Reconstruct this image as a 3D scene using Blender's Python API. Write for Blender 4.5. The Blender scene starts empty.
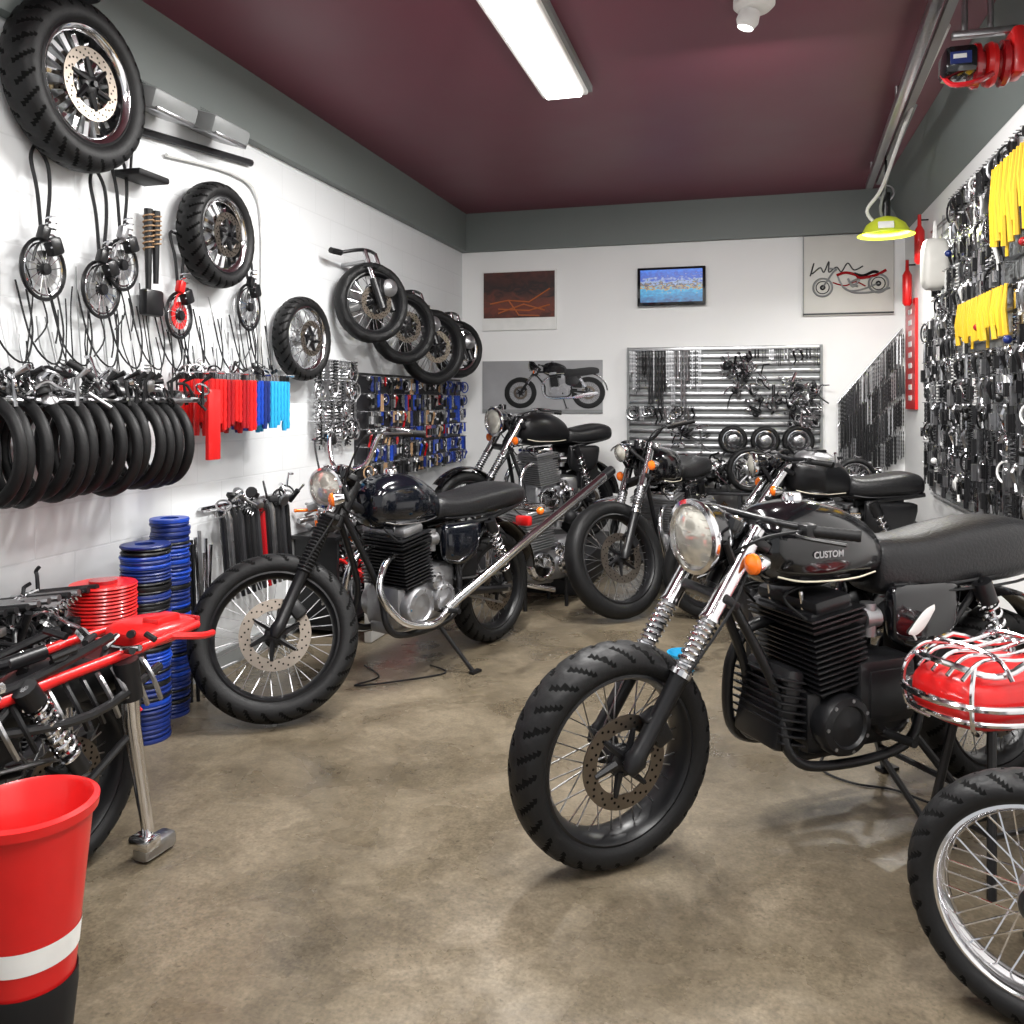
import bpy, math, random
from mathutils import Vector, Matrix
import bmesh
random.seed(7)
pi=math.pi
V=Vector
I4=Matrix.Identity(4)
# ---------------------------------------------------------------- materials
def mat(name,col,rough=.5,metal=0.,var=.12,scale=12,bump=0.,coat=0.,emit=0.,trans=0.,rvar=.1,spec=.5):
    m=bpy.data.materials.new(name); m.use_nodes=True
    nt=m.node_tree; b=nt.nodes['Principled BSDF']
    tc=nt.nodes.new('ShaderNodeTexCoord'); nz=nt.nodes.new('ShaderNodeTexNoise')
    nz.inputs['Scale'].default_value=scale; nz.inputs['Detail'].default_value=5
    nt.links.new(tc.outputs['Object'],nz.inputs['Vector'])
    mx=nt.nodes.new('ShaderNodeMix'); mx.data_type='RGBA'
    c=tuple(col)
    mx.inputs[6].default_value=tuple(max(0,x*(1-var)) for x in c)+(1,)
    mx.inputs[7].default_value=tuple(min(1,x*(1+var)) for x in c)+(1,)
    nt.links.new(nz.outputs['Fac'],mx.inputs[0]); nt.links.new(mx.outputs[2],b.inputs['Base Color'])
    mr=nt.nodes.new('ShaderNodeMapRange'); mr.inputs['To Min'].default_value=max(.02,rough-rvar*.5); mr.inputs['To Max'].default_value=min(1,rough+rvar)
    nt.links.new(nz.outputs['Fac'],mr.inputs['Value']); nt.links.new(mr.outputs['Result'],b.inputs['Roughness'])
    b.inputs['Metallic'].default_value=metal; b.inputs['Specular IOR Level'].default_value=spec
    b.inputs['Coat Weight'].default_value=coat; b.inputs['Coat Roughness'].default_value=.05
    b.inputs['Transmission Weight'].default_value=trans
    if emit>0:
        b.inputs['Emission Color'].default_value=c+(1,); b.inputs['Emission Strength'].default_value=emit
    if bump>0:
        bp=nt.nodes.new('ShaderNodeBump'); bp.inputs['Strength'].default_value=bump; bp.inputs['Distance'].default_value=.01
        nt.links.new(nz.outputs['Fac'],bp.inputs['Height']); nt.links.new(bp.outputs['Normal'],b.inputs['Normal'])
    return m
RUB=mat('tyre_rubber',(.008,.008,.0085),.5,bump=.15,scale=60,spec=.28)
BLK=mat('black_gloss_paint',(.004,.004,.005),.1,coat=.5)
NAVY=mat('midnight_black_paint',(.003,.004,.007),.1,coat=.5)
SAT=mat('black_satin_metal',(.007,.007,.008),.32,spec=.4)
MATB=mat('black_matte_plastic',(.008,.008,.009),.55,spec=.3)
LEA=mat('black_leather',(.009,.009,.01),.36,bump=.25,scale=90,spec=.4)
CHR=mat('chrome',(.78,.78,.8),.1,metal=1,rvar=.06)
STL=mat('brushed_steel',(.45,.45,.46),.28,metal=1,var=.2,scale=40)
ALU=mat('cast_aluminium',(.36,.36,.37),.38,metal=.9,var=.2,bump=.1,scale=30)
BRZ=mat('brake_disc_steel',(.22,.19,.16),.32,metal=1,var=.2)
RED=mat('red_plastic',(.60,.010,.010),.3,coat=.2)
DRED=mat('dark_red_paint',(.34,.008,.012),.2,coat=.5)
BLU=mat('blue_plastic',(.008,.05,.38),.3)
CYA=mat('cyan_plastic',(.02,.33,.60),.3)
DBL=mat('dark_blue_plastic',(.006,.02,.14),.35)
YEL=mat('yellow_plastic',(.75,.46,.02),.45)
YGR=mat('fluorescent_yellow_plastic',(.68,.78,.05),.4)
WHT=mat('white_plastic',(.78,.78,.76),.45)
CRM=mat('cream_pinstripe',(.75,.7,.55),.4)
ORG=mat('amber_lens',(.85,.16,.01),.15,coat=.5)
LENS=mat('headlight_glass',(.62,.60,.53),.06,metal=.55,coat=1,scale=25,var=.35,rvar=.04)
GRN=mat('green_plastic',(.02,.25,.06),.4)
GRY=mat('grey_metal_paint',(.22,.23,.23),.4)
DGR=mat('dark_grey_metal',(.03,.03,.033),.45,metal=.4)
SHADE=mat('painted_recess_shade',(.003,.003,.003),.8,spec=.1)  # near-black standing in for shade in tyre grooves and disc holes
CARD=mat('cardboard',(.35,.22,.12),.8)
LAMP=mat('lamp_diffuser',(1,.99,.96),.5,emit=12,var=0)
# ---------------------------------------------------------------- geometry
def axM(c,d):
    q=V((0,0,1)).rotation_difference(V(d).normalized())
    return Matrix.Translation(V(c))@q.to_matrix().to_4x4()
def cat(pts,k=5,closed=False):
    n=len(pts); out=[]
    pts=[V(p) for p in pts]
    rng=n if closed else n-1
    for i in range(rng):
        g=lambda j:(pts[j%n] if closed else pts[max(0,min(n-1,j))])
        p0,p1,p2,p3=g(i-1),g(i),g(i+1),g(i+2)
        for j in range(k):
            t=j/k
            out.append(.5*((2*p1)+(p2-p0)*t+(2*p0-5*p1+4*p2-p3)*t*t+(3*p1-p0-3*p2+p3)*t**3))
    if not closed: out.append(pts[-1])
    return out
class G:
    def __init__(s,T=I4): s.v=[];s.f=[];s.m=[];s.mats=[];s.T=T.copy()
    def mi(s,m):
        if m not in s.mats: s.mats.append(m)
        return s.mats.index(m)
    def add(s,vs,fs,m):
        b=len(s.v); T=s.T
        s.v+=[T@V(p) for p in vs]; k=s.mi(m)
        for f in fs: s.f.append(tuple(b+i for i in f)); s.m.append(k)
    def merge(s,o,T=I4):
        b=len(s.v); s.v+=[T@p for p in o.v]
        for f,k in zip(o.f,o.m): s.f.append(tuple(b+i for i in f)); s.m.append(s.mi(o.mats[k]))
    def tube(s,pts,r,m,n=8,closed=False):
        pts=[V(p) for p in pts]; N=len(pts)
        if N<2:return
        rs=r if isinstance(r,(list,tuple)) else [r]*N
        T=[]
        for i in range(N):
            if closed: t=pts[(i+1)%N]-pts[i-1]
            else: t=pts[min(N-1,i+1)]-pts[max(0,i-1)]
            T.append(t.normalized() if t.length>1e-9 else V((0,0,1)))
        nn=T[0].orthogonal().normalized(); vs=[]
        for i in range(N):
            nn=nn-T[i]*nn.dot(T[i])
            nn=nn.normalized() if nn.length>1e-6 else T[i].orthogonal().normalized()
            bb=T[i].cross(nn)
            for j in range(n):
                a=2*pi*j/n; vs.append(pts[i]+(nn*math.cos(a)+bb*math.sin(a))*rs[i])
        fs=[]
        for i in range(N if closed else N-1):
            i2=(i+1)%N
            for j in range(n): fs.append((i*n+j,i*n+(j+1)%n,i2*n+(j+1)%n,i2*n+j))
        if not closed: fs+= [tuple(range(n-1,-1,-1)),tuple(range((N-1)*n,N*n))]
        s.add(vs,fs,m)
    def cyl(s,a,b,r,m,r2=None,n=16): s.tube([a,b],[r,r if r2 is None else r2],m,n)
    def lathe(s,prof,m,M=I4,n=32,closed=False,a0=0,a1=2*pi):
        full=abs(a1-a0-2*pi)<1e-6; K=len(prof); st=n if full else n+1; vs=[]
        for i in range(st):
            a=a0+(a1-a0)*i/n; c,sn=math.cos(a),math.sin(a)
            for r,h in prof: vs.append(M@V((r*c,r*sn,h)))
        fs=[]
        for i in range(n):
            i2=(i+1)%st
            for k in range(K if closed else K-1):
                k2=(k+1)%K; fs.append((i*K+k,i2*K+k,i2*K+k2,i*K+k2))
        s.add(vs,fs,m)
    def torus(s,M,R,r,m,n=32,k=10): s.lathe([(R+r*math.cos(2*pi*j/k),r*math.sin(2*pi*j/k)) for j in range(k)],m,M,n,True)
    def box(s,c,sz,m,R=None,bev=0):
        M=Matrix.Translation(V(c))@(R.to_4x4() if R else I4)
        if bev>0:
            bm=bmesh.new(); bmesh.ops.create_cube(bm,size=1)
            for v in bm.verts: v.co=V((v.co.x*sz[0],v.co.y*sz[1],v.co.z*sz[2]))
            bmesh.ops.bevel(bm,geom=bm.edges[:],offset=bev,segments=2,affect='EDGES',profile=.5)
            bm.verts.index_update()
            s.add([M@v.co for v in bm.verts],[tuple(v.index for v in f.verts) for f in bm.faces],m); bm.free(); return
        x,y,z=[q/2 for q in sz]
        vs=[M@V((a*x,b*y,c2*z)) for a in(-1,1) for b in(-1,1) for c2 in(-1,1)]
        s.add(vs,[(0,1,3,2),(4,6,7,5),(0,4,5,1),(2,3,7,6),(0,2,6,4),(1,5,7,3)],m)
    def ball(s,c,r,m,sc=(1,1,1),n=14,k=8):
        M=Matrix.Translation(V(c))@Matrix.Diagonal((sc[0],sc[1],sc[2],1))
        s.lathe([(max(1e-5,r*math.sin(pi*j/k)),-r*math.cos(pi*j/k)) for j in range(k+1)],m,M,n)
    def coil(s,a,b,R,turns,r,m,n=5,per=12):
        a,b=V(a),V(b); M=axM(a,b-a); L=(b-a).length; N=int(turns*per)
        s.tube([M@V((R*math.cos(2*pi*i/per),R*math.sin(2*pi*i/per),L*i/N)) for i in range(N+1)],r,m,n)
    def loft(s,secs,m,n=26,k=4,e=2.6):
        arr=[]; N=len(secs)
        for i in range(N-1):
            g=lambda j:secs[max(0,min(N-1,j))]
            p0,p1,p2,p3=g(i-1),g(i),g(i+1),g(i+2)
            for j in range(k):
                t=j/k
                arr.append([.5*(2*b+(c-a)*t+(2*a-5*b+4*c-d)*t*t+(3*b-a-3*c+d)*t**3) for a,b,c,d in zip(p0,p1,p2,p3)])
        arr.append(secs[-1]); vs=[]
        for q in arr:
            ss,zb,zt,w=q[:4]; zc=(zb+zt)/2; h=(zt-zb)/2
            for j in range(n):
                a=2*pi*j/n; c,sn=math.cos(a),math.sin(a)
                vs.append(V((-ss,w*math.copysign(abs(c)**(2/e),c),zc+h*math.copysign(abs(sn)**(2/e),sn))))
        fs=[]
        for i in range(len(arr)-1):
            for j in range(n): fs.append((i*n+j,i*n+(j+1)%n,(i+1)*n+(j+1)%n,(i+1)*n+j))
        fs+=[tuple(range(n-1,-1,-1)),tuple(range((len(arr)-1)*n,len(arr)*n))]
        s.add(vs,fs,m)
    def obj(s,name,parent=None,loc=(0,0,0),rz=0,ang=38):
        me=bpy.data.meshes.new(name); me.from_pydata([tuple(p) for p in s.v],[],s.f)
        for m in s.mats: me.materials.append(m)
        me.polygons.foreach_set('material_index',s.m)
        bm=bmesh.new(); bm.from_mesh(me); bmesh.ops.recalc_face_normals(bm,faces=bm.faces); bm.to_mesh(me); bm.free()
        me.polygons.foreach_set('use_smooth',[True]*len(me.polygons))
        me.set_sharp_from_angle(angle=math.radians(ang)); me.update()
        o=bpy.data.objects.new(name,me); bpy.context.scene.collection.objects.link(o)
        o.location=loc; o.rotation_euler=(0,0,rz)
        if parent: o.parent=parent
        return o
def empty(name,loc=(0,0,0),rz=0):
    o=bpy.data.objects.new(name,None); o.empty_display_size=.1; bpy.context.scene.collection.objects.link(o)
    o.location=loc; o.rotation_euler=(0,0,rz); return o
def Rx(a): return Matrix.Rotation(a,4,'X')
def Ry(a): return Matrix.Rotation(a,4,'Y')
def Rz(a): return Matrix.Rotation(a,4,'Z')
def Tr(*p): return Matrix.Translation(V(p))
# ---------------------------------------------------------------- wheel (axis = local Z)
def wheel(g,T,r,w,rim=SAT,spk=STL,tread=True,nsp=36,disc=1,mag=False,hi=True,ratio=.745):
    old=g.T; g.T=old@T
    ri=r*ratio; n=224 if hi else 44; K=27 if hi else 11
    rc=ri+(r-ri)*.45; a=r-rc; vs=[]; low=set()
    for i in range(n):
        th=2*pi*i/n; c,s=math.cos(th),math.sin(th)
        for k in range(K):
            ph=-2.6+5.2*k/(K-1)
            cp=math.cos(ph); rr=rc+a*math.copysign(abs(cp)**.85,cp); hh=w/2*math.copysign(abs(math.sin(ph))**.95,math.sin(ph))
            kk=abs(k-K//2)
            if tread and hi and kk<8:
                off=4 if k>K//2 else 0
                gr=((i+off+kk)%8<2 and kk>0) or (kk in(3,4) and ((i+off)//8)%2==0 and kk==3)
                if gr: rr-=.004; low.add(i*K+k)
            if tread and not hi and kk<4 and (i+kk)%4==0: rr-=.003
            vs.append((rr*c,rr*s,hh))
    fs=[(i*K+k,((i+1)%n)*K+k,((i+1)%n)*K+k+1,i*K+k+1) for i in range(n) for k in range(K-1)]
    if low:
        fa=[f for f in fs if sum(q in low for q in f)<3]; fb=[f for f in fs if sum(q in low for q in f)>=3]
        b0=len(g.v); g.add(vs,fa,RUB)
        k2=g.mi(SHADE)  # groove faces coloured near-black, shade painted into the tread
        for f in fb: g.f.append(tuple(b0+q for q in f)); g.m.append(k2)
    else: g.add(vs,fs,RUB)
    for sd in(-1,1):
        g.torus(Tr(0,0,sd*w*.455),ri+(r-ri)*.42,.0022,RUB,48 if hi else 28,5)
    ns=56 if hi else 32
    g.lathe([(ri+.012,-.37*w),(ri-.002,-.40*w),(ri-.010,-.33*w),(ri-.020,-.14*w),(ri-.020,.14*w),(ri-.010,.33*w),(ri-.002,.40*w),(ri+.012,.37*w)],rim,I4,ns)
    hw=.055
    g.lathe([(0.001,-hw-.03),(.012,-hw-.03),(.012,-hw),(.035,-hw),(.048,-hw*.85),(.048,-hw*.7),(.028,-hw*.5),(.028,hw*.5),(.048,hw*.7),(.048,hw*.85),(.035,hw),(.012,hw),(.012,hw+.03),(.001,hw+.03)],STL if rim is CHR else SAT,I4,20)
    if mag:
        for j in range(mag):
            aa=2*pi*j/mag
            for da in(-.16,.16):
                p0=V((.03*math.cos(aa+da*3),.03*math.sin(aa+da*3),.02)); p1=V(((ri-.012)*math.cos(aa+da),(ri-.012)*math.sin(aa+da),.0))
                g.tube([p0,(p0+p1)/2+V((0,0,.012)),p1],[.02,.014,.017],spk,6)
        g.lathe([(.001,.05),(.05,.045),(.06,.02),(.06,-.02),(.05,-.045),(.001,-.05)],spk,I4,20)
        if rim is SAT: g.lathe([(ri-.004,.39*w),(ri-.016,.36*w),(ri-.024,.30*w),(ri-.028,.24*w)],CHR,I4,ns)
    else:
        for j in range(nsp):
            sd=1 if j%2 else -1; cr=.62 if (j//2)%2 else -.62; aa=2*pi*j/nsp
            g.tube([(.046*math.cos(aa+cr),.046*math.sin(aa+cr),sd*.042),((ri-.02)*math.cos(aa),(ri-.02)*math.sin(aa),sd*.004)],.0024,spk,4)
    for sd in ([1,-1] if disc==2 else [1] if disc else []):
        R=.42*r; h=sd*.062
        g.lathe([(R,h-.0025),(R,h+.0025),(R*.68,h+.0025),(R*.68,h-.0025)],BRZ,I4,40,True)
        for j in range(6):
            aa=2*pi*j/6
            g.tube([(.03*math.cos(aa),.03*math.sin(aa),h),(R*.73*math.cos(aa+.25),R*.73*math.sin(aa+.25),h+sd*.002)],[.014,.008],SAT,6)
        g.lathe([(.001,h+sd*.008),(.035,h+sd*.006),(.045,h),(.045,h-sd*.01)],SAT,I4,20)
        for j in range(48):
            aa=2*pi*j/48; rr=R*(.76,.84,.92)[j%3]
            g.cyl((rr*math.cos(aa),rr*math.sin(aa),h-.0032),(rr*math.cos(aa),rr*math.sin(aa),h+.0032),.0045,SHADE,n=6)  # solid dark plugs, painted shade in place of drilled holes
    g.T=old
ZY=Rx(-pi/2)
# ---------------------------------------------------------------- motorcycle
def engine_geo(q,P,es,tz,B):
    eng=P.get('eng',SAT); case=P.get('case',SAT); fin=P.get('fin',SAT)
    q.box(B(es+.03,0,.37),(.40,.24,.22),case,None,.045)
    q.box(B(es+.2,0,.46),(.2,.2,.16),case,None,.04)
    q.box(B(es-.04,0,.27),(.26,.16,.07),case,None,.02)
    if P.get('block'):
        q.box(B(es+.12,.10,.46),(.24,.14,.22),case,None,.03); q.box(B(es+.12,.172,.46),(.17,.012,.15),case,None,.006)
        q.box(B(es-.225,0,.42),(.07,.22,.26),case,Matrix.Rotation(-.25,3,'Y'),.02)
        for i in range(9): q.box(B(es-.225-.0,0,.32+i*.025),(.10,.25,.007),SAT,Matrix.Rotation(-.25,3,'Y'),.002)
    for y in(-1,1):
        for (ss,zz,r0,dp) in((es-.05,.37,.095,.17),(es+.15,.38,.075,.155),(es+.1,.47,.045,.145)):
            M=axM(B(ss,y*.1,zz),V((0,y,0)))
            q.lathe([(r0*1.05,0),(r0*1.05,dp-.1-.02),(r0*.95,dp-.1),(r0*.72,dp-.1+.006),(r0*.66,dp-.1-.004),(r0*.4,dp-.1-.002),(.001,dp-.1+.004)],P.get('cover',case),M,28)
            for j in range(7):
                aa=2*pi*j/7; q.cyl(M@V((r0*.86*math.cos(aa),r0*.86*math.sin(aa),dp-.11)),M@V((r0*.86*math.cos(aa),r0*.86*math.sin(aa),dp-.096)),.0065,P.get('bolt',CHR),n=6)
    Rt=Matrix.Rotation(.16,3,'Y'); c0=B(es-.04,0,.47); ax=Rt@V((0,0,1))
    nf=P.get('nf',11)
    q.box(c0+ax*.1,(.15,.25,.22),eng,Rt)
    for i in range(nf):
        q.box(c0+ax*(.02+i*.0175),(.205,.31,.007),fin,Rt,.0025)
    top=.02+nf*.0175
    q.box(c0+ax*(top+.03),(.17,.27,.06),eng,Rt,.01)
    for i in range(3): q.box(c0+ax*(top+.012+i*.017),(.215,.33,.006),fin,Rt)
    q.box(c0+ax*(top+.075),(.15,.3,.05),P.get('cover',case),Rt,.02)
    for y in(-.08,.08):
        q.cyl(c0+ax*(top)+V((-.08,y,0)),c0+ax*(top)+V((-.17,y,.0)),.026,MATB)
        q.tube([c0+ax*(top)+V((-.16,y,.0)),c0+ax*(top)+V((-.22,y,0))],.036,P.get('cover',ALU),14)
        q.cyl(c0+ax*(top)+V((-.19,y,-.06)),c0+ax*(top)+V((-.19,y,.05)),.026,ALU)
        q.ball(c0+ax*(top)+V((-.29,y,0)),.05,MATB)
        for x in(-.07,.07): q.cyl(c0+ax*(top+.05)+V((x,y,0)),c0+ax*(top+.11)+V((x,y,0)),.006,CHR,n=6)
        q.tube(cat([c0+ax*(top+.03)+V((.1,y*1.6,0)),c0+ax*(top+.05)+V((.16,y*1.2,.05)),B(es-.1,y*.5,tz+.0)],5),.005,MATB,6)
def bike_parts(P):
    D={}
    wb=P['wb']; rf=P.get('rf',.33); rr=P.get('rr',.32); wf=P.get('wf',.115); zt=P.get('zt',.99); rk=P.get('rk',.66)
    dz=P.get('dz',0.); hi=P.get('hi',True)
    body=P.get('body',BLK)
    B=lambda s,y,z:V((-s,y,z))
    def g(n,T=I4):
        if n not in D: D[n]=G()
        D[n].T=T; return D[n]
    Ls=rk*(zt-rf); up=V((-rk,0,1)).normalized(); fw=V((1,0,rk)).normalized()
    A0=B(Ls,0,zt)-fw*.05
    SM=lambda a: Matrix.Translation(A0)@Matrix.Rotation(a,4,up)@Matrix.Translation(-A0)
    S=SM(P.get('steer',0)); S2=SM(P.get('hsteer',P.get('steer',0)))
    FP=lambda t,y,o=0.: B(Ls*t,y,rf+(zt-rf)*t)+fw*o
    q=g('front_wheel',S); wheel(q,Tr(0,0,rf)@ZY,rf,wf,rim=P.get('rim',SAT),spk=P.get('spk',STL),hi=hi,disc=P.get('fdisc',1))
    q=g('fork',S); low=P.get('low',SAT); upm=P.get('up',CHR)
    q.cyl(B(0,-.11,rf),B(0,.11,rf),.012,STL)
    for y in(-.1,.1):
        q.tube([FP(-.02,y),FP(.03,y),FP(.06,y),FP(.36,y),FP(.38,y)],[.02,.034,.027,.027,.031],low,16)
        q.tube([FP(.36,y),FP(1.02,y)],.02,CHR,16)
        if P.get('gait')=='rubber':
            N=34; q.tube([FP(.36+.36*i/N,y) for i in range(N+1)],[.036 if i%2 else .028 for i in range(N+1)],MATB,16)
        else:
            q.tube([FP(.38,y),FP(.40,y)],.036,CHR,16)
            q.coil(FP(.40,y),FP(.62,y),.028,9,.0055,CHR,6,14)
            q.tube([FP(.40,y),FP(.62,y)],.024,ALU,14)
            q.tube([FP(.62,y),FP(.64,y),FP(.97,y)],[.034,.029,.029],upm,16)
        q.tube([FP(.98,y),FP(1.03,y),FP(1.04,y)],[.026,.026,.015],CHR,12)
    for t in(.72,.98):
        R=Matrix.Rotation(math.atan(-rk),3,'Y')
        q.box(FP(t,0,-.02),(.07,.27,.03),SAT,R,.008)
    q.tube([FP(.7,0,-.05),FP(1.0,0,-.05)],.03,SAT,14)
    q.box(B(.095,.085,rf+.1),(.06,.05,.11),SAT,Matrix.Rotation(.5,3,'Y'),.01)
    q.tube(cat([B(.09,.1,rf+.15),FP(.45,.135,0),FP(.75,.13,-.03),FP(1.05,.1,0)],5),.005,MATB,6)
    if P.get('ffender',False):
        q.lathe([(rf+.018,-wf*.55),(rf+.03,-wf*.3),(rf+.035,0),(rf+.03,wf*.3),(rf+.018,wf*.55)],P.get('fendm',BLK),Tr(0,0,rf)@ZY,24,a0=-pi*.82,a1=-pi*.22)
    q=g('headlight',S2); hr=P.get('hr',.108); hc=FP(.86,0,P.get('ho',.14))+V((0,0,P.get('hz',.02))); M=axM(hc,V((1,P.get('hyaw',0),-.05)))
    q.lathe([(.001,-.13),(hr*.35,-.125),(hr*.7,-.1),(hr*.93,-.05),(hr,0)],P.get('hbowl',BLK),M,40)
    q.lathe([(hr*1.0,-.012),(hr*1.06,0),(hr*1.05,.014),(hr*.93,.018),(hr*.9,.008)],P.get('hring',CHR),M,40)
    q.lathe([(hr*.92,.006),(hr*.7,.022),(hr*.4,.034),(.001,.038)],LENS,M,40)
    for k in range(-4,5):
        w2=math.sqrt(max(0,.72-(k*.19)**2))*hr; zf=lambda x,y:.0375-.030*((x*x+y*y)/(hr*hr*.85))
        q.tube([M@V((k*.19*hr,w2*t,zf(k*.19*hr,w2*t))) for t in(-1,-.6,-.2,.2,.6,1)],.0018,LENS,4)
    for y in(-1,1): q.tube([FP(.84,y*.1,0),hc+V((-.03,y*hr*.98,0))],.012,SAT,8)
    q=g('indicators',S); it=P.get('it',.80)
    for y in(-1,1):
        c=FP(it,y*P.get('iw',.17),-.0)
        q.tube([FP(it,y*.1,0),c],.008,CHR,8)
        M2=axM(c,V((1,0,0)))
        q.lathe([(.001,-.045),(.02,-.04),(.032,-.01),(.034,.008)],CHR,M2,20)
        q.lathe([(.033,.008),(.030,.02),(.016,.03),(.001,.032)],ORG,M2,20)
    q=g('handlebar',S2); h=P.get('bar',.06); bw=P.get('bw',.36); tp=FP(1.02,0,-.02)
    def hb(dx,y,dzz): return tp+V((dx,y,dzz))
    ctr=[hb(-.16,-bw,h*.9),hb(-.04,-bw*.62,h+.01),hb(.01,-.12,.05),hb(.01,.12,.05),hb(-.04,bw*.62,h+.01),hb(-.16,bw,h*.9)]
    q.tube(cat(ctr,6),.0115,P.get('barm',SAT),10)
    for y in(-1,1):
        a,b=hb(-.165,y*(bw+.01),h*.9),hb(-.075,y*(bw*.74),h*.98)
        N=14; q.tube([a.lerp(b,i/N) for i in range(N+1)],[.0185 if i%2 else .0165 for i in range(N+1)],RUB,12)
        c=b+(b-a)*.15
        q.box(c,(.05,.05,.045),SAT,None,.01)
        q.tube(cat([c+V((.02,0,0)),c+V((.07,y*.04,-.005)),c+V((.01,y*.16,-.01))],5),.006,P.get('levm',STL),6)
        q.tube(cat([c+V((.03,0,0)),c+V((.13,-y*.06,-.03)),hb(.1,y*.05,-.1),hb(-.02,y*.04,-.2)],6),.005,MATB,6)
        q.box(hb(.0,y*.05,.025),(.035,.03,.06),SAT,None,.006)
        M3=axM(hb(.075,y*.055,.03),V((-.55,0,1)))
        q.lathe([(.001,-.05),(.03,-.045),(.042,-.02),(.043,.012)],BLK,M3,24)
        q.lathe([(.043,.01),(.046,.016),(.038,.02)],CHR,M3,24); q.lathe([(.038,.017),(.001,.018)],MATB,M3,24)
    q=g('frame'); hl=A0-up*.18
    tz=.80+dz; es=P.get('es',.76)
    fm=P.get('frm',SAT)
    q.tube([A0,hl],.036,fm,16)
    q.tube(cat([hl+up*.08,B(.62,0,tz+.06),B(.95,0,tz-.0),B(wb-.02,0,tz+.01)],5),.022,fm,10)
    for y in(-1,1):
        q.tube(cat([hl+V((0,y*.02,.02)),B(es-.26,y*.07,.5),B(es-.24,y*.12,.3),B(es-.1,y*.13,.24),B(es+.22,y*.13,.26),B(es+.30,y*.12,.42),B(es+.26,y*.1,tz)],6),.016,fm,10)
        q.tube(cat([B(es+.2,y*.1,tz-.02),B(wb-.2,y*.12,tz-.02),B(wb+.12,y*.11,tz+.03)],5),.014,fm,8)
        q.tube([B(es+.28,y*.1,.44),B(wb-.16,y*.115,tz-.03)],.012,fm,8)
        q.tube([B(es+.27,y*.12,.38),B(wb+.03,y*.12,rr)],[.024,.018],fm,10)
        q.cyl(B(es+.12,y*.13,.32),B(es+.12,y*.27,.33),.014,RUB)
        q.box(B(wb+.0,y*.12,rr),(.08,.012,.05),STL,None,.004)
    q.cyl(B(wb,-.14,rr),B(wb,.14,rr),.011,STL)
    q.tube(cat([B(es+.12,-.19,.3),B(es+.02,-.2,.31)],3),.008,STL,6)
    q.box(B(es+.42,0,.52),(.18,.16,.2),MATB,None,.02)
    q.tube([B(es+.3,.09,.44),B(wb,.09,rr+.085)],.007,STL,6); q.tube([B(es+.3,.09,.37),B(wb,.09,rr-.085)],.007,STL,6)
    q=g('rear_wheel'); wheel(q,Tr(-wb,0,rr)@ZY,rr,P.get('wr',.13),rim=P.get('rim',SAT),spk=P.get('spk',STL),hi=hi,disc=1)
    q=g('rear_fender'); fr=rr+.03
    q.lathe([(fr,-.08),(fr+.018,-.05),(fr+.022,0),(fr+.018,.05),(fr,.08)],P.get('fendm',BLK),Tr(-wb,0,rr+.03)@ZY,24,a0=-pi*.98,a1=-pi*.35)
    if P.get('rear_ind',hi):
        q.box(B(wb+.34,0,tz-.1),(.05,.1,.06),RED,None,.012)
        for y in(-1,1):
            q.tube([B(wb+.27,0,tz-.02),B(wb+.27,y*.15,tz-.02)],.007,CHR,6); q.ball(B(wb+.27,y*.17,tz-.02),.024,ORG)
    q=g('rear_shocks')
    for y in(-1,1):
        a,b=B(wb-.02,y*.15,rr+.06),B(wb-.2,y*.15,tz-.02)
        q.tube([a,b],.012,CHR,10); q.coil(a.lerp(b,.2),a.lerp(b,.85),.03,8,.006,P.get('spring',CHR),6)
        q.tube([a.lerp(b,.82),b],.033,SAT,12); q.tube([a,a.lerp(b,.22)],.026,SAT,12)
    engine_geo(g('engine'),P,es,tz,B)
    q=g('exhaust'); em=P.get('exm',CHR)
    for y in P.get('exs',[-1,1]):
        q.tube(cat([B(es-.13,y*.08,.66),B(es-.24,y*.09,.63),B(es-.30,y*.11,.5),B(es-.25,y*.15,.28),B(es-.05,y*.17,.22),B(es+.35,y*.18,.24)],7),.019,em,12)
        q.tube(cat([B(es+.33,y*.18,.24),B(es+.42,y*.19,.25),B(wb-.05,y*.2,.29),B(wb+.2,y*.2,.33)],4),[.02,.028,.034,.038,.042,.044,.045,.045,.045,.045,.044,.042,.03],em,16)
    q=g('fuel_tank'); t0=P.get('t0',.47); tl=P.get('tl',.50)
    q.loft([(t0,tz+.10,tz+.14,.02),(t0+.012,tz+.055,tz+.20,.075),(t0+.07,tz+.01,tz+.255,.125),(t0+.2,tz-.01,tz+.275,.15),(t0+tl*.62,tz-.005,tz+.255,.142),(t0+tl*.87,tz+.0,tz+.20,.105),(t0+tl*.98,tz+.01,tz+.14,.08),(t0+tl,tz+.04,tz+.1,.04)],body,n=32,k=5,e=2.5)
    q.lathe([(.001,.03),(.028,.028),(.034,.015),(.034,0)],CHR,Tr(-(t0+.2),0,tz+.268),24)
    for y in(-1,1):
        q.tube(cat([B(t0+.05,y*.116,tz+.05),B(t0+.12,y*.136,tz+.035),B(t0+.22,y*.143,tz+.03),B(t0+tl*.65,y*.136,tz+.03),B(t0+tl*.88,y*.099,tz+.035)],5),.003,P.get('stripe',CRM),5)
    q=g('seat'); s0=t0+tl-.03; s1=P.get('s1',wb+.22); Ln=s1-s0; sd=P.get('sd',0.); su=P.get('su',0.)
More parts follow.
